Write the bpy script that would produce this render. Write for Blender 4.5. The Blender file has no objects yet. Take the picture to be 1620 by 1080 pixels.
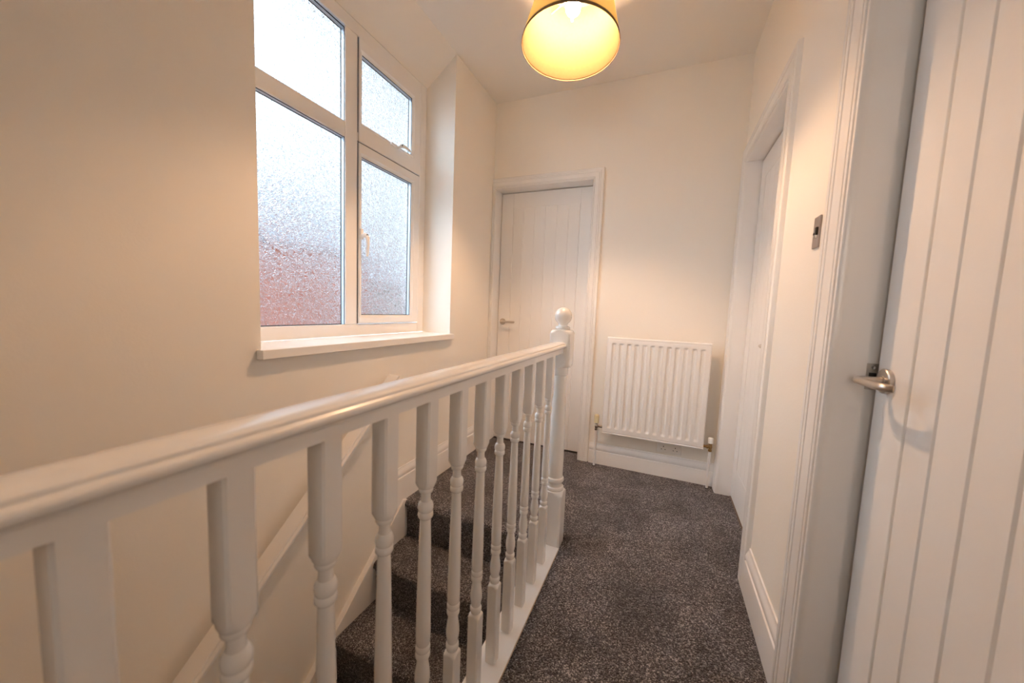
import bpy, bmesh, math, random
from mathutils import Vector, Matrix
random.seed(4)
C = bpy.context.scene.collection
PI = math.pi

# ------------------------------------------------------------------ helpers
class MB:
    def __init__(s): s.bm = bmesh.new()
    def box(s, x0, x1, y0, y1, z0, z1):
        v = [s.bm.verts.new((x, y, z)) for x in (x0, x1) for y in (y0, y1) for z in (z0, z1)]
        for f in ((0,1,3,2),(4,6,7,5),(0,4,5,1),(2,3,7,6),(0,2,6,4),(1,5,7,3)):
            s.bm.faces.new([v[i] for i in f])
        return s
    def loops(s, rings, close=True, cap=True):
        """skin between rings (lists of points)"""
        R = [[s.bm.verts.new(p) for p in r] for r in rings]
        n = len(R[0])
        for a, b in zip(R, R[1:]):
            for i in range(n if close else n-1):
                j = (i+1) % n
                s.bm.faces.new((a[i], a[j], b[j], b[i]))
        if cap:
            s.bm.faces.new(R[0][::-1]); s.bm.faces.new(R[-1])
        return s
    def prism(s, pts, axis, a, b):
        """extrude a closed 2D outline along an axis; pts are the two other coordinates in xyz order"""
        def P(p, t):
            return {'x': (t, p[0], p[1]), 'y': (p[0], t, p[1]), 'z': (p[0], p[1], t)}[axis]
        return s.loops([[P(p, a) for p in pts], [P(p, b) for p in pts]])
    def lathe(s, prof, o=(0,0,0), axis='z', n=28, sign=1):
        """prof: (radius, height)"""
        o = Vector(o); rings = []
        for r, h in prof:
            r = max(r, 1e-5); ring = []
            for i in range(n):
                t = 2*PI*i/n; c, q = r*math.cos(t), r*math.sin(t)
                if axis == 'z': p = Vector((c, q, h))
                elif axis == 'x': p = Vector((h*sign, c, q))
                else: p = Vector((c, h*sign, q))
                ring.append(o+p)
            rings.append(ring)
        return s.loops(rings)
    def tube(s, pts, r, n=12):
        pts = [Vector(p) for p in pts]; rings = []
        rr = r if isinstance(r, (list, tuple)) else [r]*len(pts)
        d0 = (pts[1]-pts[0]).normalized()
        up = Vector((0,0,1)) if abs(d0.z) < .9 else Vector((1,0,0))
        nx = d0.cross(up).normalized()
        for i, p in enumerate(pts):
            d = (pts[min(i+1, len(pts)-1)]-pts[max(i-1, 0)]).normalized()
            nx = (nx-d*nx.dot(d)).normalized(); ny = d.cross(nx)
            rings.append([p+rr[i]*(math.cos(2*PI*k/n)*nx+math.sin(2*PI*k/n)*ny) for k in range(n)])
        return s.loops(rings)
    def build(s, name, mat, parent=None, bevel=0, smooth=False, seg=2, **props):
        bmesh.ops.recalc_face_normals(s.bm, faces=s.bm.faces)
        me = bpy.data.meshes.new(name); s.bm.to_mesh(me); s.bm.free()
        me.materials.append(mat)
        o = bpy.data.objects.new(name, me); C.objects.link(o)
        if bevel:
            m = o.modifiers.new('b', 'BEVEL'); m.width = bevel; m.segments = seg
            m.limit_method = 'ANGLE'; m.angle_limit = math.radians(35)
            m.harden_normals = True
        if smooth or bevel:
            me.shade_smooth()
            if not bevel:
                me.set_sharp_from_angle(angle=math.radians(38))
        if parent: o.parent = parent
        for k, v in props.items(): o[k] = v
        return o

def empty(name, loc=(0,0,0), **props):
    o = bpy.data.objects.new(name, None); C.objects.link(o); o.location = loc
    o.empty_display_size = .05
    for k, v in props.items(): o[k] = v
    return o

def place(root):
    """children were built in world coordinates: shift them under the root's location"""
    for ch in root.children:
        ch.matrix_parent_inverse = Matrix.Translation(-Vector(root.location))

# ------------------------------------------------------------------ materials
def mat(name):
    m = bpy.data.materials.new(name); m.use_nodes = True
    nt = m.node_tree; b = nt.nodes['Principled BSDF']
    return m, nt, b
def N(nt, t, **kw):
    n = nt.nodes.new(t)
    for k, v in kw.items():
        if k in n.inputs: n.inputs[k].default_value = v
        else: setattr(n, k, v)
    return n
def paint(name, col, rough, bump=.02, scale=60, coat=0, spec=.5, metal=0):
    m, nt, b = mat(name)
    b.inputs['Base Color'].default_value = (*col, 1)
    b.inputs['Roughness'].default_value = rough
    b.inputs['Specular IOR Level'].default_value = spec
    b.inputs['Metallic'].default_value = metal
    b.inputs['Coat Weight'].default_value = coat
    b.inputs['Coat Roughness'].default_value = .12
    tc = N(nt, 'ShaderNodeTexCoord'); no = N(nt, 'ShaderNodeTexNoise', Scale=scale, Detail=4.0)
    bp = N(nt, 'ShaderNodeBump', Strength=bump, Distance=.02)
    nt.links.new(tc.outputs['Object'], no.inputs['Vector'])
    nt.links.new(no.outputs['Fac'], bp.inputs['Height'])
    nt.links.new(bp.outputs['Normal'], b.inputs['Normal'])
    return m

M_wall = paint('wall_emulsion', (.915, .87, .795), .62, .03, 140, spec=.25)
M_ceil = paint('ceiling_emulsion', (.905, .865, .80), .8, .03, 120, spec=.2)
M_gloss = paint('white_satin_woodwork', (.91, .89, .865), .28, .015, 40, coat=.25)
M_rail = paint('white_gloss_rail', (.91, .895, .87), .25, .01, 30, coat=.3)
M_door = paint('white_door_paint', (.905, .89, .87), .38, .015, 90)
M_upvc = paint('white_upvc', (.88, .87, .86), .25, .004, 50, coat=.2)
M_rad = paint('radiator_enamel', (.90, .88, .85), .3, .01, 50, coat=.2)
M_cream = paint('aged_cream_plastic', (.78, .66, .40), .4, .01, 60)
M_plastic = paint('white_plastic', (.85, .82, .77), .35, .004, 60)
M_brass = paint('brown_brass', (.42, .27, .12), .35, .05, 200, metal=1)
M_chrome = paint('chrome_metal', (.62, .60, .57), .12, .01, 100, metal=1)
M_nickel = paint('satin_nickel', (.56, .51, .46), .32, .02, 300, metal=1)
M_switch = paint('brushed_steel_plate', (.42, .37, .35), .45, .02, 300, metal=.8)
M_dark = paint('dark_gap', (.03, .026, .024), .7, .02, 60)
M_gasket_shade = paint('black_gasket_and_gap_shade', (.02, .02, .025), .5, .01, 60)
M_spacer = paint('pale_glazing_bead', (.55, .62, .70), .2, .004, 60, coat=.4)
M_bare = paint('bare_timber_edge', (.62, .47, .33), .6, .1, 80)

M_thr = paint('brown_threshold_strip', (.20, .14, .10), .5, .05, 80)
def carpet_mat():
    m, nt, b = mat('grey_twist_carpet')
    L = nt.links.new
    tc = N(nt, 'ShaderNodeTexCoord')
    tuft = N(nt, 'ShaderNodeTexVoronoi', Scale=290.0)
    n1 = N(nt, 'ShaderNodeTexNoise', Scale=300.0, Detail=3.0, Roughness=.7)
    n2 = N(nt, 'ShaderNodeTexNoise', Scale=4.2, Detail=4.0, Roughness=.6, Distortion=.6)
    for n in (tuft, n1, n2): L(tc.outputs['Object'], n.inputs['Vector'])
    r = N(nt, 'ShaderNodeValToRGB')
    e = r.color_ramp.elements
    e[0].position = .10; e[0].color = (.014, .014, .018, 1)
    e[1].position = .95; e[1].color = (.74, .70, .70, 1)
    a = e.new(.42); a.color = (.072, .069, .078, 1)
    a = e.new(.68); a.color = (.190, .180, .190, 1)
    sep = N(nt, 'ShaderNodeSeparateColor')
    L(tuft.outputs['Color'], sep.inputs['Color'])
    mx = N(nt, 'ShaderNodeMix', data_type='FLOAT')
    mx.inputs[0].default_value = .30
    L(sep.outputs[0], mx.inputs[2]); L(n1.outputs['Fac'], mx.inputs[3])
    L(mx.outputs[0], r.inputs['Fac'])
    # pile brushed two ways: a real difference of the nap, in soft patches
    mp = N(nt, 'ShaderNodeMapRange'); mp.inputs[1].default_value = .38; mp.inputs[2].default_value = .62
    mp.inputs[3].default_value = .68; mp.inputs[4].default_value = 1.20
    L(n2.outputs['Fac'], mp.inputs[0])
    mul = N(nt, 'ShaderNodeVectorMath', operation='SCALE')
    L(r.outputs['Color'], mul.inputs[0]); L(mp.outputs[0], mul.inputs['Scale'])
    L(mul.outputs[0], b.inputs['Base Color'])
    b.inputs['Roughness'].default_value = .95
    b.inputs['Specular IOR Level'].default_value = .1
    b.inputs['Sheen Weight'].default_value = .25
    b.inputs['Sheen Tint'].default_value = (.8, .72, .7, 1)
    bp = N(nt, 'ShaderNodeBump', Strength=.9, Distance=.006)
    inv = N(nt, 'ShaderNodeMath', operation='SUBTRACT'); inv.inputs[0].default_value = 1
    L(tuft.outputs['Distance'], inv.inputs[1])
    L(inv.outputs[0], bp.inputs['Height']); L(bp.outputs['Normal'], b.inputs['Normal'])
    return m
M_carpet = carpet_mat()

def glass_mat():
    m, nt, b = mat('obscure_textured_glass')
    L = nt.links.new
    nt.nodes.remove(b)
    out = nt.nodes['Material Output']
    tc = N(nt, 'ShaderNodeTexCoord')
    mp = N(nt, 'ShaderNodeMapping')
    L(tc.outputs['Object'], mp.inputs['Vector'])
    wob = N(nt, 'ShaderNodeTexNoise', Scale=38.0, Detail=1.0)
    L(mp.outputs[0], wob.inputs['Vector'])
    ad = N(nt, 'ShaderNodeVectorMath', operation='MULTIPLY_ADD')
    ad.inputs[1].default_value = (.02, .02, .02)
    L(wob.outputs['Color'], ad.inputs[0]); L(mp.outputs[0], ad.inputs[2])
    v = N(nt, 'ShaderNodeTexNoise', Scale=62.0, Detail=1.2, Roughness=.5, Distortion=1.6)
    L(ad.outputs[0], v.inputs['Vector'])
    # crinkled ridges: distance of the noise from its middle value
    s1 = N(nt, 'ShaderNodeMath', operation='SUBTRACT'); s1.inputs[1].default_value = .5
    L(v.outputs['Fac'], s1.inputs[0])
    s2 = N(nt, 'ShaderNodeMath', operation='ABSOLUTE'); L(s1.outputs[0], s2.inputs[0])
    mr = N(nt, 'ShaderNodeMapRange', interpolation_type='SMOOTHSTEP')
    mr.inputs[1].default_value = 0; mr.inputs[2].default_value = .10
    mr.inputs[3].default_value = 1; mr.inputs[4].default_value = 0
    L(s2.outputs[0], mr.inputs[0])
    bp = N(nt, 'ShaderNodeBump', Strength=.37, Distance=.0022)
    L(mr.outputs[0], bp.inputs['Height'])
    g = N(nt, 'ShaderNodeBsdfGlass', Roughness=.035, IOR=1.48)
    g.inputs['Color'].default_value = (.97, .985, 1, 1)
    L(bp.outputs['Normal'], g.inputs['Normal'])
    t = N(nt, 'ShaderNodeBsdfTranslucent'); t.inputs['Color'].default_value = (.80, .84, .90, 1)
    L(bp.outputs['Normal'], t.inputs['Normal'])
    mx = N(nt, 'ShaderNodeMixShader'); mx.inputs[0].default_value = .001
    L(g.outputs[0], mx.inputs[1]); L(t.outputs[0], mx.inputs[2]); L(mx.outputs[0], out.inputs['Surface'])
    return m
M_glass = glass_mat()

def brick_mat():
    m, nt, b = mat('red_brickwork')
    tc = N(nt, 'ShaderNodeTexCoord')
    sx = N(nt, 'ShaderNodeSeparateXYZ'); cx = N(nt, 'ShaderNodeCombineXYZ')
    br = N(nt, 'ShaderNodeTexBrick', Scale=1.0)
    br.inputs['Color1'].default_value = (.44, .125, .08, 1); br.inputs['Color2'].default_value = (.36, .10, .065, 1)
    br.inputs['Mortar'].default_value = (.48, .34, .30, 1)
    br.inputs['Mortar Size'].default_value = .008
    br.inputs['Brick Width'].default_value = .225; br.inputs['Row Height'].default_value = .075
    nt.links.new(tc.outputs['Object'], sx.inputs[0])
    nt.links.new(sx.outputs['Y'], cx.inputs['X']); nt.links.new(sx.outputs['Z'], cx.inputs['Y'])
    nt.links.new(cx.outputs[0], br.inputs['Vector']); nt.links.new(br.outputs['Color'], b.inputs['Base Color'])
    b.inputs['Roughness'].default_value = .9
    return m
M_brick = brick_mat()
M_slate = paint('grey_roof_slate', (.24, .25, .275), .55, .3, 9)
M_tarmac = paint('grey_yard', (.22, .21, .20), .9, .2, 12)

def shade_mat(name, col, thru):
    """cloth that reflects col and lets thru shine through"""
    m, nt, b = mat(name); L = nt.links.new; nt.nodes.remove(b)
    out = nt.nodes['Material Output']
    tc = N(nt, 'ShaderNodeTexCoord')
    d = N(nt, 'ShaderNodeBsdfDiffuse'); t = N(nt, 'ShaderNodeBsdfTranslucent')
    no = N(nt, 'ShaderNodeTexNoise', Scale=90.0, Detail=2.0)
    L(tc.outputs['Object'], no.inputs['Vector'])
    for c, sh in ((col, d), (thru, t)):
        r = N(nt, 'ShaderNodeValToRGB')
        r.color_ramp.elements[0].color = (*[q*.85 for q in c], 1); r.color_ramp.elements[1].color = (*c, 1)
        L(no.outputs['Fac'], r.inputs['Fac']); L(r.outputs['Color'], sh.inputs['Color'])
    mx = N(nt, 'ShaderNodeMixShader'); mx.inputs[0].default_value = .5
    L(d.outputs[0], mx.inputs[1]); L(t.outputs[0], mx.inputs[2]); L(mx.outputs[0], out.inputs['Surface'])
    return m
M_pleat = shade_mat('pleated_gold_fabric', (.62, .46, .22), (.50, .41, .16))
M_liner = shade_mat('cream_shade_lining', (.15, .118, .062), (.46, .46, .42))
M_band = shade_mat('shade_trim_band', (.40, .28, .17), (.02, .015, .01))

def emit(name, col, s):
    m, nt, b = mat(name)
    b.inputs['Base Color'].default_value = (.9, .9, .9, 1)
    b.inputs['Emission Color'].default_value = (*col, 1)
    b.inputs['Emission Strength'].default_value = s
    return m
LAMP = (1.0, .605, .345)
M_bulb = emit('lit_bulb', LAMP, 1240.0)

# ------------------------------------------------------------------ key measures (metres; camera stands over x = 0, y = 0)
XL, XR, YB, ZC = -1.265, .379, 2.554, 2.597
XO = -1.60            # outside face of the window wall
G, R = .235, .205     # going and rise of the stairs
Y0 = 1.540            # top nosing
YBACK = -1.75
ST = dict(kind='structure')

# ------------------------------------------------------------------ shell
m = MB()
WY0, WY1, WZ0, WZ1 = .800, 1.985, .872, 2.435
m.box(XO, XL, YBACK, WY0, -1.75, 2.75); m.box(-1.514, XL, WY1, 3.35, -1.75, 2.75); m.box(XO, -1.514, WY1+.14, 3.35, -1.75, 2.75); m.box(XO, XL, WY0, WY1, -1.75, WZ0)
m.prism([(-1.475, WZ1), (XL, ZC-.002), (XL, 2.75), (XO, 2.75), (XO, WZ1)], 'y', WY0, WY1)
m.build('wall_left', M_wall, **ST)

DO0, DO1, DOZ = -1.243, -.506, 1.978     # far door opening
m = MB()
m.box(XL, DO0-.022, YB, YB+.16, -.05, 2.75); m.box(DO1+.022, .93, YB, YB+.16, -.05, 2.75)
m.box(DO0-.022, DO1+.022, YB, YB+.16, DOZ+.022, 2.75)
m.build('wall_back', M_wall, **ST)

A0, A1, AZ = 1.690, 2.450, 1.955         # side door, far
B0, B1, BZ = .295, 1.056, 1.985          # near door
XW = .505
m = MB()
for y0, y1 in ((YBACK, B0-.022), (B1+.022, A0-.022), (A1+.022, YB)):
    m.box(XR, XW, y0, y1, -.05, 2.75)
m.box(XR, XW, A0-.022, A1+.022, AZ+.022, 2.75); m.box(XR, XW, B0-.022, B1+.022, BZ+.022, 2.75)
m.build('wall_right', M_wall, **ST)
MB().box(.93, 1.05, YBACK, 3.35, -.05, 2.75).build('wall_east', M_wall, **ST)
MB().box(XL, 1.05, 3.25, 3.35, -.05, 2.75).build('wall_north', M_wall, **ST)
M_rear = paint('brown_rear_wall', (.16, .12, .09), .7, .03, 100)  # unseen wall, dark brown chosen to cut light bounced from behind the camera
MB().box(XO, 1.05, YBACK-.12, YBACK, -1.75, 2.75).build('wall_rear', M_rear, **ST)
MB().box(XO, 1.05, YBACK-.12, 3.35, ZC, ZC+.15).build('ceiling', M_ceil, **ST)

# carpeted floor: passage and landing with a rounded nosing
BX0, BX1 = -.455, -.361                   # base board of the balustrade
m = MB()
m.box(BX1, .93, YBACK, 3.25, -.12, 0)
m.box(BX0, BX1, Y0+.066, 3.25, -.12, 0)
m.box(-1.265, BX0, Y0+.03, 3.25, -.12, 0)
def nosing(z, yn, dep):
    """outline (y, z) of a carpeted tread edge with its riser below"""
    p = [(yn+dep, z)]
    for i in range(9):
        t = PI/2+PI*i/8*.86
        p.append((yn+.020+.021*math.cos(t), z-.021+.021*math.sin(t)))
    p += [(yn+.017, z-.062), (yn+.019, z-R), (yn+dep, z-R)]
    return p
m.prism(nosing(0, Y0-.006, .036), 'x', -1.265, BX0)
m.build('floor', M_carpet, smooth=True, **ST)

# ------------------------------------------------------------------ stairs
stair = empty('staircase', (-.86, 1.3, -1.4), label='grey carpeted staircase dropping away beside the window wall', category='staircase')
NS = 7
for k in range(1, NS):
    z = -R*k; yn = Y0-G*k
    mm = MB(); mm.prism(nosing(z, yn-.006, G+.022), 'x', -1.2355, BX0-.001)
    mm.build('step', M_carpet, stair, smooth=True)
sl = R/G
def line(y, z0, y0=1.527): return z0+sl*(y-y0)
yb_ = Y0-G*(NS-.4)
# wall string: board with a lit top ledge
m = MB()
m.prism([(1.556, .0), (1.527, .010), (yb_, line(yb_, .010)), (yb_, line(yb_, -.42)), (1.556, -.40)], 'x', -1.2648, -1.236)
m.build('wall_string', M_gloss, stair, bevel=.004)
place(stair)
MB().box(BX0-.0, BX1-.02, YBACK, Y0+.064, -1.70, -.022).build('wall_stair_side', M_wall, **ST)
MB().box(-1.265, BX0, Y0+.065, Y0+.12, -1.75, -.12).build('wall_under_landing', M_wall, **ST)
MB().box(XL, BX1, YBACK, Y0+.1, -1.75, -R*NS).build('floor_lower', M_carpet, **ST)

# ------------------------------------------------------------------ skirting
def skirt_prof(h, t=.018):
    return [(0, 0), (t, 0), (t, h-.058), (t-.001, h-.054), (t-.006, h-.052), (t-.0065, h-.046), (t-.003, h-.043), (t-.0015, h-.034),
            (t-.004, h-.024), (t-.009, h-.014), (t-.012, h-.008), (t-.0125, h), (0, h)]
# left: starts over the wall string
m = MB()
pr = skirt_prof(.190)
rings = [[(XL+t, 1.425, z if z > .02 else -.078) for t, z in pr], [(XL+t, 1.50, z if z > .02 else -.012) for t, z in pr],
         [(XL+t, 1.53, z) for t, z in pr], [(XL+t, YB, z) for t, z in pr]]
m.loops(rings)
m.build('baseboard_left', M_gloss, smooth=True, **ST)
m = MB(); pr = skirt_prof(.146)
m.loops([[(DO1+.080, YB-t, z) for t, z in pr], [(XR-.001, YB-t, z) for t, z in pr]])
m.build('baseboard_back', M_gloss, smooth=True, **ST)
m = MB(); pr = skirt_prof(.180)
m.loops([[(XR-t, B1+.120, z) for t, z in pr], [(XR-t, A0-.092, z) for t, z in pr]])
m.build('baseboard_right', M_gloss, smooth=True, **ST)

# ------------------------------------------------------------------ architraves, linings, doors
def arch_prof(w, t):
    """(outward offset, thickness)"""
    F = [(0, 0), (0, .5), (.03, .72), (.08, .76), (.085, .58), (.105, .58), (.11, .86), (.18, .90), (.19, .70), (.21, .70), (.22, .92), (.57, .97),
         (.585, .76), (.61, .76), (.625, 1), (.73, 1), (.745, .78), (.77, .78), (.785, .98), (.93, .95), (.99, .85), (1, .78), (1, 0)]
    return [(f*w, q*t) for f, q in F]
def architrave(a0, a1, h, w, t, P, name='architrave', parent=None, w0=None, mat_=None, z0=0):
    """P(a, z, t) maps to world"""
    pr = arch_prof(w, t)
    c = lambda q: q if w0 is None else min(q, w0)
    rings = [[P(a0-c(q), z0, d) for q, d in pr], [P(a0-c(q), h+q, d) for q, d in pr],
             [P(a1+q, h+q, d) for q, d in pr], [P(a1+q, z0, d) for q, d in pr]]
    mm = MB(); mm.loops(rings)
    return mm.build(name, mat_ or M_gloss, parent, smooth=True)

def leaf(W, H, parent, P, flip=False, grooves=5, mat_=M_door, th=.035, name='leaf', st=.100, gd=.0050):
    """ledged plank door: stiles, rails and a field of v-jointed boards; P(u, n, z): u along, n out towards the viewer"""
    tr, brl = .115, .195
    mm = MB()
    def bx(u0, u1, z0, z1, n0, n1):
        v = [mm.bm.verts.new(P(u, n, z)) for u in (u0, u1) for n in (n0, n1) for z in (z0, z1)]
        for f in ((0,1,3,2),(4,6,7,5),(0,4,5,1),(2,3,7,6),(0,2,6,4),(1,5,7,3)): mm.bm.faces.new([v[i] for i in f])
    bx(0, st, 0, H, -th, 0); bx(W-st, W, 0, H, -th, 0)
    bx(st, W-st, 0, brl, -th, 0); bx(st, W-st, H-tr, H, -th, 0)
    lf = mm.build(name, mat_, parent, bevel=.0025)
    mm = MB()
    n = grooves+1; bw = (W-2*st)/n; d = .0015
    out = [(st, -.03), (st, -.007), (st+.004, -.007), (st+.007, -d)]
    for i in range(1, n):
        u = st+bw*i; out += [(u-.0045, -d), (u-.0010, -gd), (u+.0010, -gd), (u+.0045, -d)]
    out += [(W-st-.007, -d), (W-st-.004, -.007), (W-st, -.007), (W-st, -.03)]
    mm.loops([[P(u, q, brl-.002) for u, q in out], [P(u, q, H-tr+.002) for u, q in out]])
    mm.build('plank_panel', mat_, lf, smooth=False)
    return lf

def handle(parent, o, out, along, mat_, rr=.026, length=.115, key=False):
    """round rose and a bent lever; out = normal, along = lever direction"""
    o, out, al = Vector(o), Vector(out), Vector(along)
    mm = MB()
    up = Vector((0, 0, 1))
    rings = []
    for r, h in ((rr-.001, 0), (rr, .002), (rr, .008), (rr-.002, .010), (rr*.45, .0105), (rr*.42, .012)):
        rings.append([o+out*h+r*(math.cos(t)*al+math.sin(t)*up) for t in [2*PI*i/36 for i in range(36)]])
    mm.loops(rings)
    rose = mm.build('handle_rose', mat_, parent, smooth=True)
    pts = []; R_ = .020; dep = .056
    pts += [o+out*.006, o+out*.020, o+out*(dep-R_)]
    for i in range(1, 9):
        t = PI/2*i/8
        pts.append(o+out*(dep-R_+R_*math.sin(t))+al*(R_-R_*math.cos(t)))
    for s in (.035, .055, .075, .092):
        pts.append(o+out*(dep-.004*(s-.035)/.06)+al*s)
    for s, q in ((.102, .054-.002), (.109, .048), (.114, .041)):
        pts.append(o+out*(q-.001)+al*(s*length/.115))
    mm = MB(); mm.tube(pts, [.0078]*(len(pts)-7)+[.0078, .0080, .0083, .0086, .0086, .0082, .0070], 16)
    mm.build('lever', mat_, rose, smooth=True)
    return rose

# door 1 : end of the landing
d1 = empty('door_1', ((DO0+DO1)/2, YB+.1, 0), kind='structure')
leaf(DO1-DO0-.006, 1.965, d1, lambda u, n, z: (DO0+.003+u, 2.663-n, z+.008), gd=.0034)
handle(d1, (-1.196, 2.663, .972), (0, -1, 0), (1, 0, 0), M_nickel, rr=.025)
m = MB(); m.box(DO0-.022, DO0, YB-.001, YB+.16, 0, DOZ+.022).box(DO1, DO1+.022, YB-.001, YB+.16, 0, DOZ+.022).box(DO0, DO1, YB-.001, YB+.16, DOZ, DOZ+.022)
m.build('door_lining', M_gloss, d1)
m = MB(); m.box(DO0, DO1, 2.650, 2.72, 0, .002); m.build('threshold', M_dark, d1)  # coloured dark for the shaded gap under the door
place(d1)
architrave(DO0+.002, DO1-.002, DOZ-.002, .074, .019, lambda a, z, t: (a, YB-t, z), name='trim_1', w0=.0225)['kind'] = 'structure'

# door 2 : far end of the right wall
d2 = empty('door_2', (.45, (A0+A1)/2, 0), kind='structure')
XD2 = .449
leaf(A1-A0-.006, 1.940, d2, lambda u, n, z: (XD2-n, A0+.003+u, z+.009), gd=.0030)
handle(d2, (XD2, A0+.062, .956), (-1, 0, 0), (0, 1, 0), M_nickel, rr=.025)
m = MB(); m.box(XR-.001, XW, A0-.022, A0, 0, AZ+.022).box(XR-.001, XW, A1, A1+.022, 0, AZ+.022).box(XR-.001, XW, A0, A1, AZ, AZ+.022)
m.build('door_lining', M_gloss, d2)
m = MB(); m.box(XD2-.004, XD2+.04, A0, A1, 0, .003); m.build('threshold', M_thr, d2)
m = MB(); m.box(XD2+.004, XD2+.03, A1-.0034, A1-.0002, 0, AZ).box(XD2+.004, XD2+.03, A0, A1, AZ-.0065, AZ-.0002); m.build('gap_shadow', M_dark, d2)  # dark strips stand in for the shade in the gap round the leaf
place(d2)
architrave(A0+.002, A1-.002, AZ-.002, .092, .019, lambda a, z, t: (XR-t, a, z), name='trim_2')['kind'] = 'structure'

# door 3 : beside the camera, a little ajar
d3 = empty('door_3', (.45, B0, 0), kind='structure')
XD3 = .436; AJ = math.radians(1.1)
ca, sa = math.cos(AJ), math.sin(AJ)
def P3(u, n, z):   # u measured from the hinge at B0
    return (XD3+sa*u-n*ca, B0+.003+ca*u+n*sa, z+.009)
leaf(B1-B0-.006, 1.968, d3, P3, st=.119, gd=.0062)
hb = Vector(P3(B1-B0-.006-.046, 0, .941))
handle(d3, hb, (-ca, sa, 0), (-sa, -ca, 0), M_nickel, rr=.0265, length=.118)
m = MB()
for y0, y1 in ((B0-.022, B0), (B1+.011, B1+.022)): m.box(XR-.001, XW, y0, y1, 0, BZ+.022)
m.box(XR-.001, XW, B0, B1, BZ, BZ+.022)
m.box(XR+.0, .4315, B1-.0015, B1+.012, 0, BZ)
m.build('door_lining', M_door, d3)
ky = B1
m = MB(); ky = B1+.0142
m.box(.4360, .4590, ky-.0052, ky-.003, .921, .981)
kp = m.build('keep_plate', M_nickel, d3, bevel=.0006, label='metal keep plate')
m = MB(); m.box(.441, .454, ky-.0056, ky-.005, .942, .960); m.build('latch_hole', M_dark, kp)
for z in (.930, .972):
    m = MB(); m.lathe([(.0038, 0), (.0036, .0012), (.0012, .0006)], (.4475, ky-.0051, z), 'y', 16, -1); m.build('screw', M_chrome, kp, smooth=True)
place(d3)
architrave(B0+.002, B1-.002, BZ-.002, .118, .024, lambda a, z, t: (XR-t, a, z), name='trim_3')['kind'] = 'structure'

# ------------------------------------------------------------------ window
win = empty('window_1', (-1.5, 1.4, .9), kind='structure')
FX = -1.475
def ring(mm, y0, y1, z0, z1, w, x0, x1):
    """frame ring from four bars"""
    mm.box(x0, x1, y0, y0+w, z0, z1); mm.box(x0, x1, y1-w, y1, z0, z1)
    mm.box(x0, x1, y0+w, y1-w, z0, z0+w); mm.box(x0, x1, y0+w, y1-w, z1-w, z1)
def bevring(mm, y0, y1, z0, z1, w, xa, xb, xd):
    """moulded ring: outer edge at depth xa, inner opening edge at xb, jamb going back to xd"""
    O = lambda d, x: [(x, y0+d, z0+d), (x, y1-d, z0+d), (x, y1-d, z1-d), (x, y0+d, z1-d)]
    R_ = [O(0, xd), O(0, xa), O(w*.62, xa), O(w*.72, xa-.002), O(w, xb), O(w, xd)]
    V = [[mm.bm.verts.new(p) for p in r] for r in R_]
    V.append(V[0])
    for a, b in zip(V, V[1:]):
        for i in range(4):
            j = (i+1) % 4; mm.bm.faces.new((a[i], a[j], b[j], b[i]))
FZ0, FZ1 = .900, 2.435
MY0, MY1 = 1.349, 1.423
TZ = (1.867, 1.940)
def glazing(parent, y0, y1, z0, z1, xg, name='pane'):
    mm = MB(); mm.box(xg-.004, xg, y0-.006, y1+.006, z0-.006, z1+.006)
    g = mm.build(name, M_glass, parent)
    mm = MB(); ring(mm, y0-.002, y1+.002, z0-.002, z1+.002, .0045, xg, xg+.004); ring(mm, y0-.002, y1+.002, z0-.002, z1+.002, .0035, xg+.022, xg+.026)
    mm.build('gasket_gap_shade', M_gasket_shade, parent)
    mm = MB(); ring(mm, y0-.002, y1+.002, z0-.002, z1+.002, .0025, xg+.004, xg+.022)
    mm.build('glazing_bead', M_spacer, parent)
    return g
# outer frame and bars: each light is a moulded opening
m = MB()
YA = .872                                  # left opening edge
def bar(mm, y0, y1, z0, z1, x=FX, d=.038): mm.box(x-d, x, y0, y1, z0, z1)
bar(m, WY0, YA, FZ0, FZ1); bar(m, 1.925, WY1, FZ0, FZ1)
bar(m, YA, 1.925, FZ0, .961); bar(m, YA, 1.925, 2.372, FZ1)
bar(m, MY0, MY1, .961, 2.372); bar(m, YA, MY0, TZ[0], TZ[1]); bar(m, MY1, 1.925, 1.880, 1.925)
m.build('window_frame', M_upvc, win, bevel=.005)
glazing(win, YA, MY0, .961, TZ[0], FX-.032)
glazing(win, YA, MY0, TZ[1], 2.362, FX-.032)
SX = FX+.010
def sash(y0, y1, z0, z1, gy0, gy1, gz0, gz1):
    mm = MB()
    O = lambda a, b, c, d, x: [(x, a, c), (x, b, c), (x, b, d), (x, a, d)]
    R_ = [O(y0, y1, z0, z1, FX-.03), O(y0, y1, z0, z1, SX-.002), O(y0+.002, y1-.002, z0+.002, z1-.002, SX),
          O(gy0-.016, gy1+.016, gz0-.016, gz1+.016, SX), O(gy0-.012, gy1+.012, gz0-.012, gz1+.012, SX-.003),
          O(gy0, gy1, gz0, gz1, SX-.008), O(gy0, gy1, gz0, gz1, FX-.03)]
    V = [[mm.bm.verts.new(p) for p in r] for r in R_]; V.append(V[0])
    for a, b in zip(V, V[1:]):
        for i in range(4):
            j = (i+1) % 4; mm.bm.faces.new((a[i], a[j], b[j], b[i]))
    s = mm.build('sash', M_upvc, win)
    mm = MB(); ring(mm, y0-.0004, y1+.0016, z0-.0014, z1+.0016, .0016, FX-.004, FX+.0012); mm.build('gasket_gap_shade', M_gasket_shade, s)  # dark ring draws the shadow line in the gap round the sash
    glazing(s, gy0, gy1, gz0, gz1, FX-.026)
    return s
s_top = sash(1.427, 1.911, 1.878, 2.367, 1.449, 1.838, 1.974, 2.300)
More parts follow.
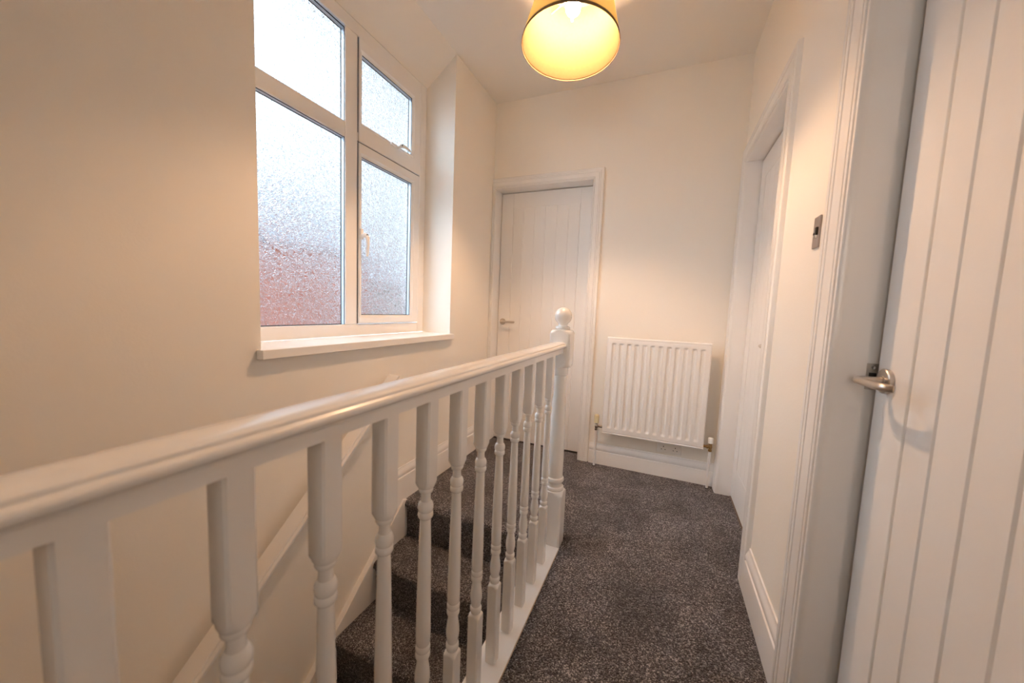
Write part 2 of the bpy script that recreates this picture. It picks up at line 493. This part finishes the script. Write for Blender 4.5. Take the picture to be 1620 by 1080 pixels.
s_low = sash(1.427, 1.911, .966, 1.872, 1.449, 1.843, 1.010, 1.812)
# cockspur handles
def cockspur(parent, y, z, hor):
    mm = MB()
    if hor:   # on the bottom rail of the top sash
        mm.box(SX, SX+.010, y-.055, y+.012, z-.012, z+.004)
        h = mm.build('window_handle', M_upvc, parent, bevel=.003)
        mm = MB(); mm.tube([(SX+.006, y, z-.002), (SX+.026, y, z), (SX+.034, y+.012, z+.003), (SX+.036, y+.040, z+.004), (SX+.034, y+.075, z+.0)], [.009, .011, .010, .0075, .006], 12)
        mm.build('window_lever', M_upvc, h, smooth=True)
        mm = MB(); mm.lathe([(.0065, 0), (.0065, .003), (.003, .003)], (SX+.036, y+.004, z+.003), 'x', 16); mm.build('lock_button', M_dark, h, smooth=True)
    else:     # on the left stile of the lower sash
        mm.box(SX, SX+.010, y-.012, y+.006, z-.020, z+.034)
        h = mm.build('window_handle', M_upvc, parent, bevel=.003)
        mm = MB(); mm.tube([(SX+.006, y-.002, z), (SX+.024, y+.004, z+.001), (SX+.034, y+.008, z-.010), (SX+.036, y+.010, z-.045), (SX+.032, y+.008, z-.105)], [.010, .012, .011, .008, .006], 12)
        mm.build('window_lever', M_upvc, h, smooth=True)
        mm = MB(); mm.lathe([(.007, 0), (.007, .003), (.003, .003)], (SX+.034, y+.006, z+.0), 'x', 16); mm.build('lock_button', M_dark, h, smooth=True)
cockspur(s_top, 1.700, 1.965, True)
cockspur(s_low, 1.440, 1.418, False)
# sill board
m = MB(); m.box(FX, XL, WY0, WY1, .872, .8995); m.box(XL, XL+.034, WY0-.016, WY1+.003, .866, .8995)
m.build('window_sill', M_gloss, win, bevel=.003)
place(win)

# ------------------------------------------------------------------ outside, seen blurred through the glass
house = empty('neighbouring_house', (-8.0, 2.5, -3.2), label='red brick neighbouring house under a grey slate roof, blurred behind the obscure glass', category='house')
m = MB(); m.box(-9.0, -5.5, -4.0, 5.6, -3.2, 1.95); m.build('brick_wall', M_brick, house)
m = MB(); m.prism([(-5.35, 1.90), (-5.35, 2.00), (-7.3, 3.55), (-9.1, 2.00), (-9.1, 1.90)], 'y', -4.2, 5.8); m.build('slate_roof', M_slate, house)
place(house)
MB().box(-30, -1.6, -20, 25, -3.3, -3.2).build('ground_outside', M_tarmac, **ST)
MB().box(-1.99, -1.60, -2, 6, 2.74, 2.86).build('trim_eaves', M_slate, **ST)
hut = empty('rendered_outbuilding', (-10, 9, -3.2), label='pale grey rendered building beyond the brick house, blurred behind the right-hand panes', category='building')
m = MB(); m.box(-12.5, -8.0, 7.3, 14, -3.2, 1.7); m.build('rendered_wall', paint('grey_render', (.36, .34, .33), .9, .1, 10), hut)
m = MB(); m.prism([(-7.8, 1.65), (-7.8, 1.75), (-10.2, 2.9), (-12.7, 1.75), (-12.7, 1.65)], 'y', 7.3, 14.2); m.build('grey_roof', M_slate, hut)
place(hut)

# ------------------------------------------------------------------ balustrade
NX, NY = -.408, 1.560
bal = empty('balustrade', (NX, NY, 0), label='white painted landing balustrade with turned spindles and ball-topped newel', category='banister')
# newel: square blocks with a turned shaft between
hw = .0455
def block(mm, x, y, hw, z0, z1, ctop=0, cbot=0, c=.012):
    """square block whose corners are rounded off towards a turned part"""
    def sq(h, z): return [(x-h, y-h, z), (x+h, y-h, z), (x+h, y+h, z), (x-h, y+h, z)]
    mm.loops([sq(hw, z0), sq(hw, z1)])
def octo(x, y, hw, r, z, n=24):
    """ring blending square (r None) to circle of radius r"""
    pts = []
    for i in range(n):
        t = 2*PI*(i+.5)/n; c, s = math.cos(t), math.sin(t)
        sqr = hw/max(abs(c), abs(s)); q = min(sqr, r)
        pts.append((x+q*c, y+q*s, z))
    return pts
def turned(mm, x, y, hw, segs, n=32):
    """segs: ('sq', z) square ring, ('cut', r, z) square clipped by a circle, ('r', r, z) circle"""
    rings = []
    for sgm in segs:
        if sgm[0] == 'sq': rings.append(octo(x, y, hw, 9, sgm[1], n))
        elif sgm[0] == 'cut': rings.append(octo(x, y, hw, sgm[1], sgm[2], n))
        else: rings.append(octo(x, y, 9, sgm[1], sgm[2], n))
    mm.loops(rings)
m = MB()
turned(m, NX, NY, hw, [('sq', -.02), ('sq', .232), ('cut', hw*1.30, .243), ('cut', hw*1.15, .251), ('cut', hw*1.02, .256),
    ('r', .040, .258), ('r', .043, .264), ('r', .041, .272), ('r', .035, .276), ('r', .033, .284), ('r', .035, .293), ('r', .040, .298), ('r', .042, .306), ('r', .040, .314),
    ('r', .0345, .318), ('r', .0345, .324), ('r', .0355, .40), ('r', .034, .55), ('r', .030, .70), ('r', .027, .780), ('r', .0275, .786),
    ('r', .033, .790), ('r', .034, .800), ('r', .034, .818), ('r', .031, .826), ('cut', hw*1.0, .8262), ('cut', hw*1.2, .834), ('sq', .846), ('sq', .972),
    ('cut', hw*1.33, .976), ('cut', hw*1.18, .984), ('cut', hw*1.03, .9895), ('r', .042, .990), ('r', .030, .991), ('r', .026, .993)])
newel = m.build('newel_post', M_rail, bal, smooth=True)
m = MB()
pr = [(.026, .990), (.031, .993), (.033, .998), (.030, 1.004), (.021, 1.007), (.019, 1.011)]
for i in range(1, 20):
    t = -PI/2+PI*i/20*1.0
    if math.cos(t)*.0385 > .019: pr.append((math.cos(t)*.0385, 1.0505+.0385*math.sin(t)))
pr.append((.008, 1.0885)); pr.append((.001, 1.089))
m.lathe(pr, (NX, NY, 0), 'z', 32); m.build('ball_finial', M_rail, newel, smooth=True)
# handrail
w = .032
half = [(0, .9385), (.012, .9382), (.0205, .9365), (.0255, .9340), (.0262, .9325), (.0262, .9300), (.0272, .9290), (.0300, .9285), (.0325, .9260), (.0332, .9225), (.0325, .9190), (.0300, .9165), (.0255, .9145), (.0215, .9130), (.0200, .9105), (.0195, .9080), (.0195, .8920)]
prof = half+[(-a, b) for a, b in half[::-1] if a > 0]
m = MB(); m.loops([[(NX+a, -.78, b) for a, b in prof], [(NX+a, NY-hw+.001, b) for a, b in prof]])
hr = m.build('handrail', M_rail, bal, smooth=True)
# base rail
m = MB(); m.box(BX0, BX1, -.78, NY-hw, -.022, .0065); m.box(BX0, -.40, NY-hw, NY+.03, -.022, .0065)
m.build('base_rail', M_rail, bal, bevel=.002)
m = MB(); m.box(BX1-.002, BX1+.0015, -.78, NY-hw, -.004, .0035); m.build('edge_strip', M_bare, bal, label='bare timber strip along the foot of the balustrade')
# spindles
b = .016
def spindle():
    mm = MB()
    S = [('sq', .004), ('sq', .247), ('cut', b*1.28, .251), ('cut', b*1.08, .2545), ('r', b*.98, .2555), ('r', .0128, .2585), ('r', .0130, .262), ('r', .0152, .266), ('r', .0156, .2715), ('r', .0148, .276), ('r', .0122, .279),
         ('r', .0126, .284), ('r', .0145, .292), ('r', .0160, .303), ('r', .0155, .315), ('r', .0130, .332), ('r', .0114, .345), ('r', .0118, .350), ('r', .0148, .3525), ('r', .0154, .357), ('r', .0150, .362), ('r', .0138, .3655),
         ('r', .0148, .368), ('r', .0155, .373), ('r', .0148, .3775), ('r', .0132, .380), ('r', .0146, .385), ('r', .0150, .400), ('r', .0144, .46), ('r', .0130, .55), ('r', .0115, .62), ('r', .0106, .650),
         ('r', .0128, .6515), ('r', .0150, .655), ('r', .0152, .660), ('r', .0142, .6645), ('r', .0134, .6655), ('r', .0145, .668), ('r', .0154, .673), ('r', .0150, .679), ('r', .0125, .6845), ('r', .0100, .687), ('r', .0094, .695), ('r', .0096, .704),
         ('r', .0128, .7055), ('r', .0144, .709), ('r', .0142, .713), ('r', .0135, .7145), ('cut', b*.96, .7150), ('cut', b*1.08, .7185), ('cut', b*1.28, .7245), ('sq', .731), ('sq', .893)]
    turned(mm, 0, 0, b, S, 32)
    return mm.build('spindle', M_rail, bal, smooth=True)
sp0 = spindle()
ys = [.114, .225, .339, .454, .569, .686, .803, .921, 1.037, 1.153, 1.274, 1.396]
ys = [-.70+.1165*i for i in range(7)][:7]+ys
for i, y in enumerate(ys):
    o = sp0 if i == 0 else sp0.copy()
    if i: C.objects.link(o)
    o.parent = bal; o.location = (NX, y, 0)
for ch in bal.children: ch.matrix_parent_inverse = Matrix.Translation(-Vector(bal.location))

# ------------------------------------------------------------------ wall handrail of the stairs
hx0, hW = -1.235, .070
wr = empty('wall_handrail', (-1.2, 1.36, .7), label='white sloping stair handrail fixed to the wall below the window', category='handrail')
nrm = Vector((-sl, 1)).normalized()      # (y, z)
sec = [(0, -.030), (0, -.003), (.003, 0), (.060, 0), (.063, -.002), (.0635, -.007), (.0615, -.009), (.0615, -.011), (.067, -.0125), (.070, -.016), (.070, -.026), (.067, -.030)]
def hp(y, x, d): return (hx0+x, y+nrm.x*d, .297+sl*(y-.9)+nrm.y*d)
m = MB(); ye = -.02
m.loops([[hp(ye, x, d) for x, d in sec], [hp(1.392, x, d) for x, d in sec]])
m.build('rail_board', M_gloss, wr, smooth=True)
for y in (1.22, .12):
    z = .297+sl*(y-.9)
    mm = MB(); mm.box(XL, hx0+.02, y-.02, y+.02, z-.070, z-.030); mm.build('rail_block', M_gloss, wr, bevel=.003)
place(wr)

# ------------------------------------------------------------------ radiator
rad = empty('radiator', (-.02, 2.49, .25), label='white panel radiator with twelve flutes on the end wall', category='radiator')
X0, X1, Z0, Z1, YF = -.334, .286, .252, .914, 2.462
nf = 12; W = X1-X0
m = MB()
nx, nz = nf*14+12, 70
def smooth01(a): a = min(1, max(0, a)); return a*a*(3-2*a)
def depth(x, z):
    u = (x-X0-.022)/(W-.044)*nf
    d = 0
    if 0 < u < nf:
        f = u-math.floor(u)
        # channel (pressed in) between wide raised ribs
        ch = smooth01((abs(f-.5)-.10)/.22)
        d = .009*(1-ch)
        d *= smooth01((z-(Z0+.040))/.020)*smooth01(((Z1-.036)-z)/.014)
    ex = min(x-X0, X1-x); ez = min(z-Z0, Z1-z)
    e = min(ex, ez)
    if e < .008: d += .008*(1-math.sqrt(max(0, 1-(1-e/.008)**2)))
    # pressed seam line just above the bottom and under the top edge
    d += .0050*math.exp(-((z-(Z0+.012))/.0024)**2)+.0012*math.exp(-((Z1-.014-z)/.003)**2)
    return d
xs = sorted(set([X0+W*i/nx for i in range(nx+1)]+[X0+.0015*k for k in range(1, 6)]+[X1-.0015*k for k in range(1, 6)]))
zs = sorted(set([Z0+(Z1-Z0)*i/nz for i in range(nz+1)]+[Z0+.0015*k for k in range(1, 14)]+[Z1-.0015*k for k in range(1, 14)]+[Z1-.036-.001*k for k in range(16)]+[Z0+.04+.0015*k for k in range(14)]))
grid = [[m.bm.verts.new((x, YF+depth(x, z), z)) for x in xs] for z in zs]
for a, c in zip(grid, grid[1:]):
    for i in range(len(xs)-1): m.bm.faces.new((a[i], a[i+1], c[i+1], c[i]))
YR = YF+.030
back = {}
def bv(x, z):
    if (x, z) not in back: back[(x, z)] = m.bm.verts.new((x, YR, z))
    return back[(x, z)]
for i in range(len(xs)-1):
    m.bm.faces.new((grid[0][i], grid[0][i+1], bv(xs[i+1], Z0), bv(xs[i], Z0)))
    m.bm.faces.new((grid[-1][i], grid[-1][i+1], bv(xs[i+1], Z1), bv(xs[i], Z1)))
for j in range(len(zs)-1):
    m.bm.faces.new((grid[j][0], grid[j+1][0], bv(X0, zs[j+1]), bv(X0, zs[j])))
    m.bm.faces.new((grid[j][-1], grid[j+1][-1], bv(X1, zs[j+1]), bv(X1, zs[j])))
m.build('radiator_panel', M_rad, rad, smooth=True)
m = MB(); m.box(X0+.006, X1-.006, YR-.004, YR+.004, Z0+.006, Z1-.006); m.build('back_plate', M_rad, rad)
for x in (X0+.12, X1-.12):
    m = MB(); m.box(x-.015, x+.015, YR+.004, YB-.002, Z0+.06, Z1-.06); m.build('bracket', M_rad, rad)
YV = YF+.024
# left valve: cream head over a chrome body
def valve(x, side, zc, head_mat, hr, hh, body_mat, pipe_x, name):
    mm = MB(); mm.tube([(x+side*.004, YV, zc), (X0+.002 if side < 0 else X1-.002, YV, zc)], .0085, 14)
    v = mm.build(name, body_mat, rad, smooth=True)
    mm = MB(); mm.lathe([(.008, -.030), (.0105, -.028), (.0105, -.017), (.008, -.015), (.0095, -.008), (.0115, 0), (.0095, .009), (.008, .012), (.011, .014), (.011, .022)], (x, YV, zc), 'z', 18); mm.build('valve_body', body_mat, v, smooth=True)
    mm = MB(); mm.lathe([(.0125, 0), (.0125, -.009), (.009, -.010)], (x-side*.012 if side < 0 else x-.012, YV, zc), 'x', 6); mm.build('union_nut', body_mat, v, smooth=False)
    mm = MB(); mm.lathe([(hr*.8, .022), (hr, .024), (hr, .022+hh*.86), (hr*.94, .022+hh*.95), (hr*.8, .022+hh), (.001, .022+hh)], (x, YV, zc), 'z', 20); mm.build('valve_cap', head_mat, v, smooth=True)
    mm = MB(); mm.tube([(x, YV, zc-.028), (x, YV, zc-.08), (pipe_x, YV+.006, zc-.13), (pipe_x, YV+.012, .10), (pipe_x, YV+.012, 0)], .0075, 12); mm.build('pipe', M_gloss, v, smooth=True, label='white painted pipe')
    mm = MB(); mm.lathe([(.011, 0), (.011, .004)], (pipe_x, YV+.012, 0), 'z', 14); mm.build('pipe_hole', M_dark, v)
valve(-.376, -1, .290, M_cream, .0165, .058, M_chrome, -.378, 'lockshield_valve')
valve(.325, 1, .272, M_plastic, .0150, .036, M_brass, .327, 'wheel_valve')
place(rad)

# ------------------------------------------------------------------ double socket and light switch
so = empty('double_socket', (.098, YB, .2), label='white double wall socket half hidden under the radiator', category='socket')
SZ = .206
m = MB(); m.box(.024, .172, YB-.010, YB, SZ-.043, SZ+.043); m.build('faceplate', M_plastic, so, bevel=.003)
for cx in (.062, .134):
    for dx, dz, w_, h_ in ((0, .006, .0022, .0040), (-.011, -.013, .0030, .0020), (.011, -.013, .0030, .0020)):
        m = MB(); m.box(cx+dx-w_, cx+dx+w_, YB-.0106, YB-.009, SZ+dz-h_-.006, SZ+dz+h_-.006); m.build('socket_hole', M_dark, so)
    m = MB(); m.box(cx-.006, cx+.006, YB-.014, YB-.009, SZ+.020, SZ+.034); m.build('socket_switch', M_plastic, so, bevel=.001)
place(so)
sw = empty('light_switch', (XR, 1.268, 1.318), label='narrow grey metal light switch on the right wall beside the near door frame', category='light switch')
m = MB(); m.box(XR-.005, XR, 1.247, 1.289, 1.275, 1.361); m.build('faceplate', M_switch, sw, bevel=.0012)
m = MB(); m.box(XR-.0095, XR-.004, 1.252, 1.263, 1.308, 1.330); m.build('rocker', M_dark, sw, bevel=.001)
m = MB(); m.box(XR-.0102, XR-.004, 1.2525, 1.2625, 1.300, 1.3085); m.build('rocker_edge', M_chrome, sw, bevel=.0008)
for z in (1.3155,):
    m = MB(); m.lathe([(.0036, 0), (.0033, .0012), (.001, .0006)], (XR-.005, 1.282, z), 'x', 14, -1); m.build('screw', M_dark, sw, smooth=True)
place(sw)

# ------------------------------------------------------------------ pendant lamp
LX, LY, LZ = -.4347, 1.535, 2.160
lamp = empty('pendant_lamp', (0, 0, 0), label='lit pendant lamp with pleated gold tapered shade and cream lining', category='pendant lamp')
def shade_ring(r, h, n, amp=0, k=64):
    return [((r+amp*(1 if i % 2 else -1))*math.cos(2*PI*i/n), (r+amp*(1 if i % 2 else -1))*math.sin(2*PI*i/n), h) for i in range(n)]
RB, RT, HS = .198, .1315, .268
m = MB()
n = 260
A = [shade_ring(RB+.0005, .004, n, .0005), shade_ring((RB+RT)/2+.001, HS/2, n, .0013), shade_ring(RT+.001, HS, n, .0012)]
m.loops(A, cap=False)
shade = m.build('lamp_shade', M_pleat, lamp)
shade.data.shade_smooth()
m = MB(); m.loops([shade_ring(RB-.003, .003, 96), shade_ring(RT-.003, HS-.003, 96)], cap=False)
lin = m.build('shade_lining', M_liner, shade, smooth=True)
def hoop(r0, r1, z0, z1, h, name, mt, par):
    n = 96; mm = MB()
    mm.loops([shade_ring(r0, z0, n), shade_ring(r0+.0022, z0, n), shade_ring(r1+.0022, z1, n), shade_ring(r1, z1, n), shade_ring(r0, z0, n)], cap=False)
    return mm.build(name, mt, par, smooth=True)
hoop(RB+.0005, RB-.0022, -.003, .010, 0, 'bottom_band', M_band, shade)
hoop(RT+.0005, RT-.001, HS-.010, HS+.002, 0, 'top_band', M_band, shade)
# ring carrier (three spokes), lamp holder, bulb, flex, rose
HZ = .212
m = MB(); m.tube([((.020)*math.cos(t), .020*math.sin(t), HZ) for t in [2*PI*i/24 for i in range(25)]], .0018, 8)
for a in (0.5, 0.5+2*PI/3, 0.5+4*PI/3):
    c, s = math.cos(a), math.sin(a); m.tube([(.02*c, .02*s, HZ), (.07*c, .07*s, HZ+.004), (.146*c, .146*s, HZ+.012)], .0016, 8)
m.build('shade_carrier', M_plastic, lamp, smooth=True)
m = MB(); m.lathe([(.017, HZ-.020), (.019, HZ-.018), (.019, HZ+.012), (.012, HZ+.030), (.005, HZ+.045), (.003, HZ+.05)], (0, 0, 0), 'z', 20); hld = m.build('lamp_holder', M_plastic, lamp, smooth=True)
bz = .158
m = MB()
pr = [(.0125, HZ-.018), (.014, bz+.032), (.023, bz+.022), (.029, bz+.008), (.0305, bz-.002), (.0285, bz-.014), (.022, bz-.024), (.012, bz-.030), (.0034, bz-.032), (.0034, bz-.056), (.002, bz-.058)]
m.lathe(pr[::-1], (0, 0, 0), 'z', 24); m.build('bulb', M_bulb, lamp, smooth=True)
tx, ty = math.radians(-4.7), math.radians(.8)
n_ = Vector((math.sin(ty), -math.sin(tx), 1)).normalized()
rot = Vector((0, 0, 1)).rotation_difference(n_).to_matrix().to_4x4()
for ch in list(lamp.children): ch.matrix_parent_inverse = rot
lamp.location = (LX, LY, LZ)
top = n_*(HZ+.045)
cx_, cy_ = top.x, top.y
m = MB(); m.tube([tuple(top), (cx_+.001, cy_+.0005, top.z+.05), (cx_, cy_, ZC-LZ-.02)], .0032, 10); m.build('flex', M_plastic, lamp, smooth=True)
m = MB(); m.lathe([(.006, ZC-LZ-.030), (.018, ZC-LZ-.026), (.036, ZC-LZ-.010), (.040, ZC-LZ)], (cx_, cy_, 0), 'z', 28); m.build('ceiling_rose', M_plastic, lamp, smooth=True)

# ------------------------------------------------------------------ daylight and added rear fill
w = bpy.data.worlds.new('overcast'); bpy.context.scene.world = w; w.use_nodes = True
nt = w.node_tree; bg = nt.nodes['Background']
# overcast sky: even grey-white, with a broad bright glow where the sun stands behind the cloud
SKY, GLOW = (.85, .95, 1.03), (16.5, 20.3, 23.6)
tc = N(nt, 'ShaderNodeTexCoord')
dt = N(nt, 'ShaderNodeVectorMath', operation='DOT_PRODUCT')
dt.inputs[1].default_value = Vector((-.60, -.66, .46)).normalized()
nt.links.new(tc.outputs['Generated'], dt.inputs[0])
mxm = N(nt, 'ShaderNodeMath', operation='MAXIMUM'); mxm.inputs[1].default_value = 0
nt.links.new(dt.outputs['Value'], mxm.inputs[0])
pw = N(nt, 'ShaderNodeMath', operation='POWER'); pw.inputs[1].default_value = 3.0
nt.links.new(mxm.outputs[0], pw.inputs[0])
sc_ = N(nt, 'ShaderNodeVectorMath', operation='SCALE'); sc_.inputs[0].default_value = GLOW
nt.links.new(pw.outputs[0], sc_.inputs['Scale'])
ad_ = N(nt, 'ShaderNodeVectorMath', operation='ADD'); ad_.inputs[1].default_value = SKY
nt.links.new(sc_.outputs[0], ad_.inputs[0])
nt.links.new(ad_.outputs[0], bg.inputs['Color'])
bg.inputs['Strength'].default_value = 1.0

# soft fill light added behind the camera
ld = bpy.data.lights.new('rear_fill', 'AREA'); ld.energy = 1.55; ld.color = (1, .92, .84); ld.shape = 'RECTANGLE'; ld.size = .8; ld.size_y = .9; ld.spread = math.radians(64)
lo = bpy.data.objects.new('rear_fill', ld); C.objects.link(lo); lo.location = (-.20, YBACK+.02, 1.45); lo.rotation_euler = (PI/2, 0, 0)
# ------------------------------------------------------------------ camera
F, YAW, PITCH, ROLL, H = 568.87, math.radians(22.606), math.radians(-5.052), math.radians(2.339), 1.0695
fw = Vector((-math.sin(YAW)*math.cos(PITCH), math.cos(YAW)*math.cos(PITCH), math.sin(PITCH)))
r0 = fw.cross(Vector((0, 0, 1))).normalized(); u0 = r0.cross(fw)
r = math.cos(ROLL)*r0+math.sin(ROLL)*u0; u = -math.sin(ROLL)*r0+math.cos(ROLL)*u0
cd = bpy.data.cameras.new('camera'); cam = bpy.data.objects.new('camera', cd); C.objects.link(cam)
cam.matrix_world = Matrix(((r.x, u.x, -fw.x, 0), (r.y, u.y, -fw.y, 0), (r.z, u.z, -fw.z, H), (0, 0, 0, 1)))
cd.sensor_width = 36; cd.lens = F/1620*36; cd.clip_start = .02
cd.dof.use_dof = True; cd.dof.focus_distance = 2.1; cd.dof.aperture_fstop = 3.5
sc = bpy.context.scene
sc.camera = cam
sc.view_settings.view_transform = 'Standard'; sc.view_settings.look = 'None'
sc.view_settings.gamma = 1; sc.view_settings.use_curve_mapping = False
sc.view_settings.exposure = .30
sc.cycles.max_bounces = 14; sc.cycles.diffuse_bounces = 8; sc.cycles.transmission_bounces = 12
sc.cycles.sample_clamp_indirect = 12
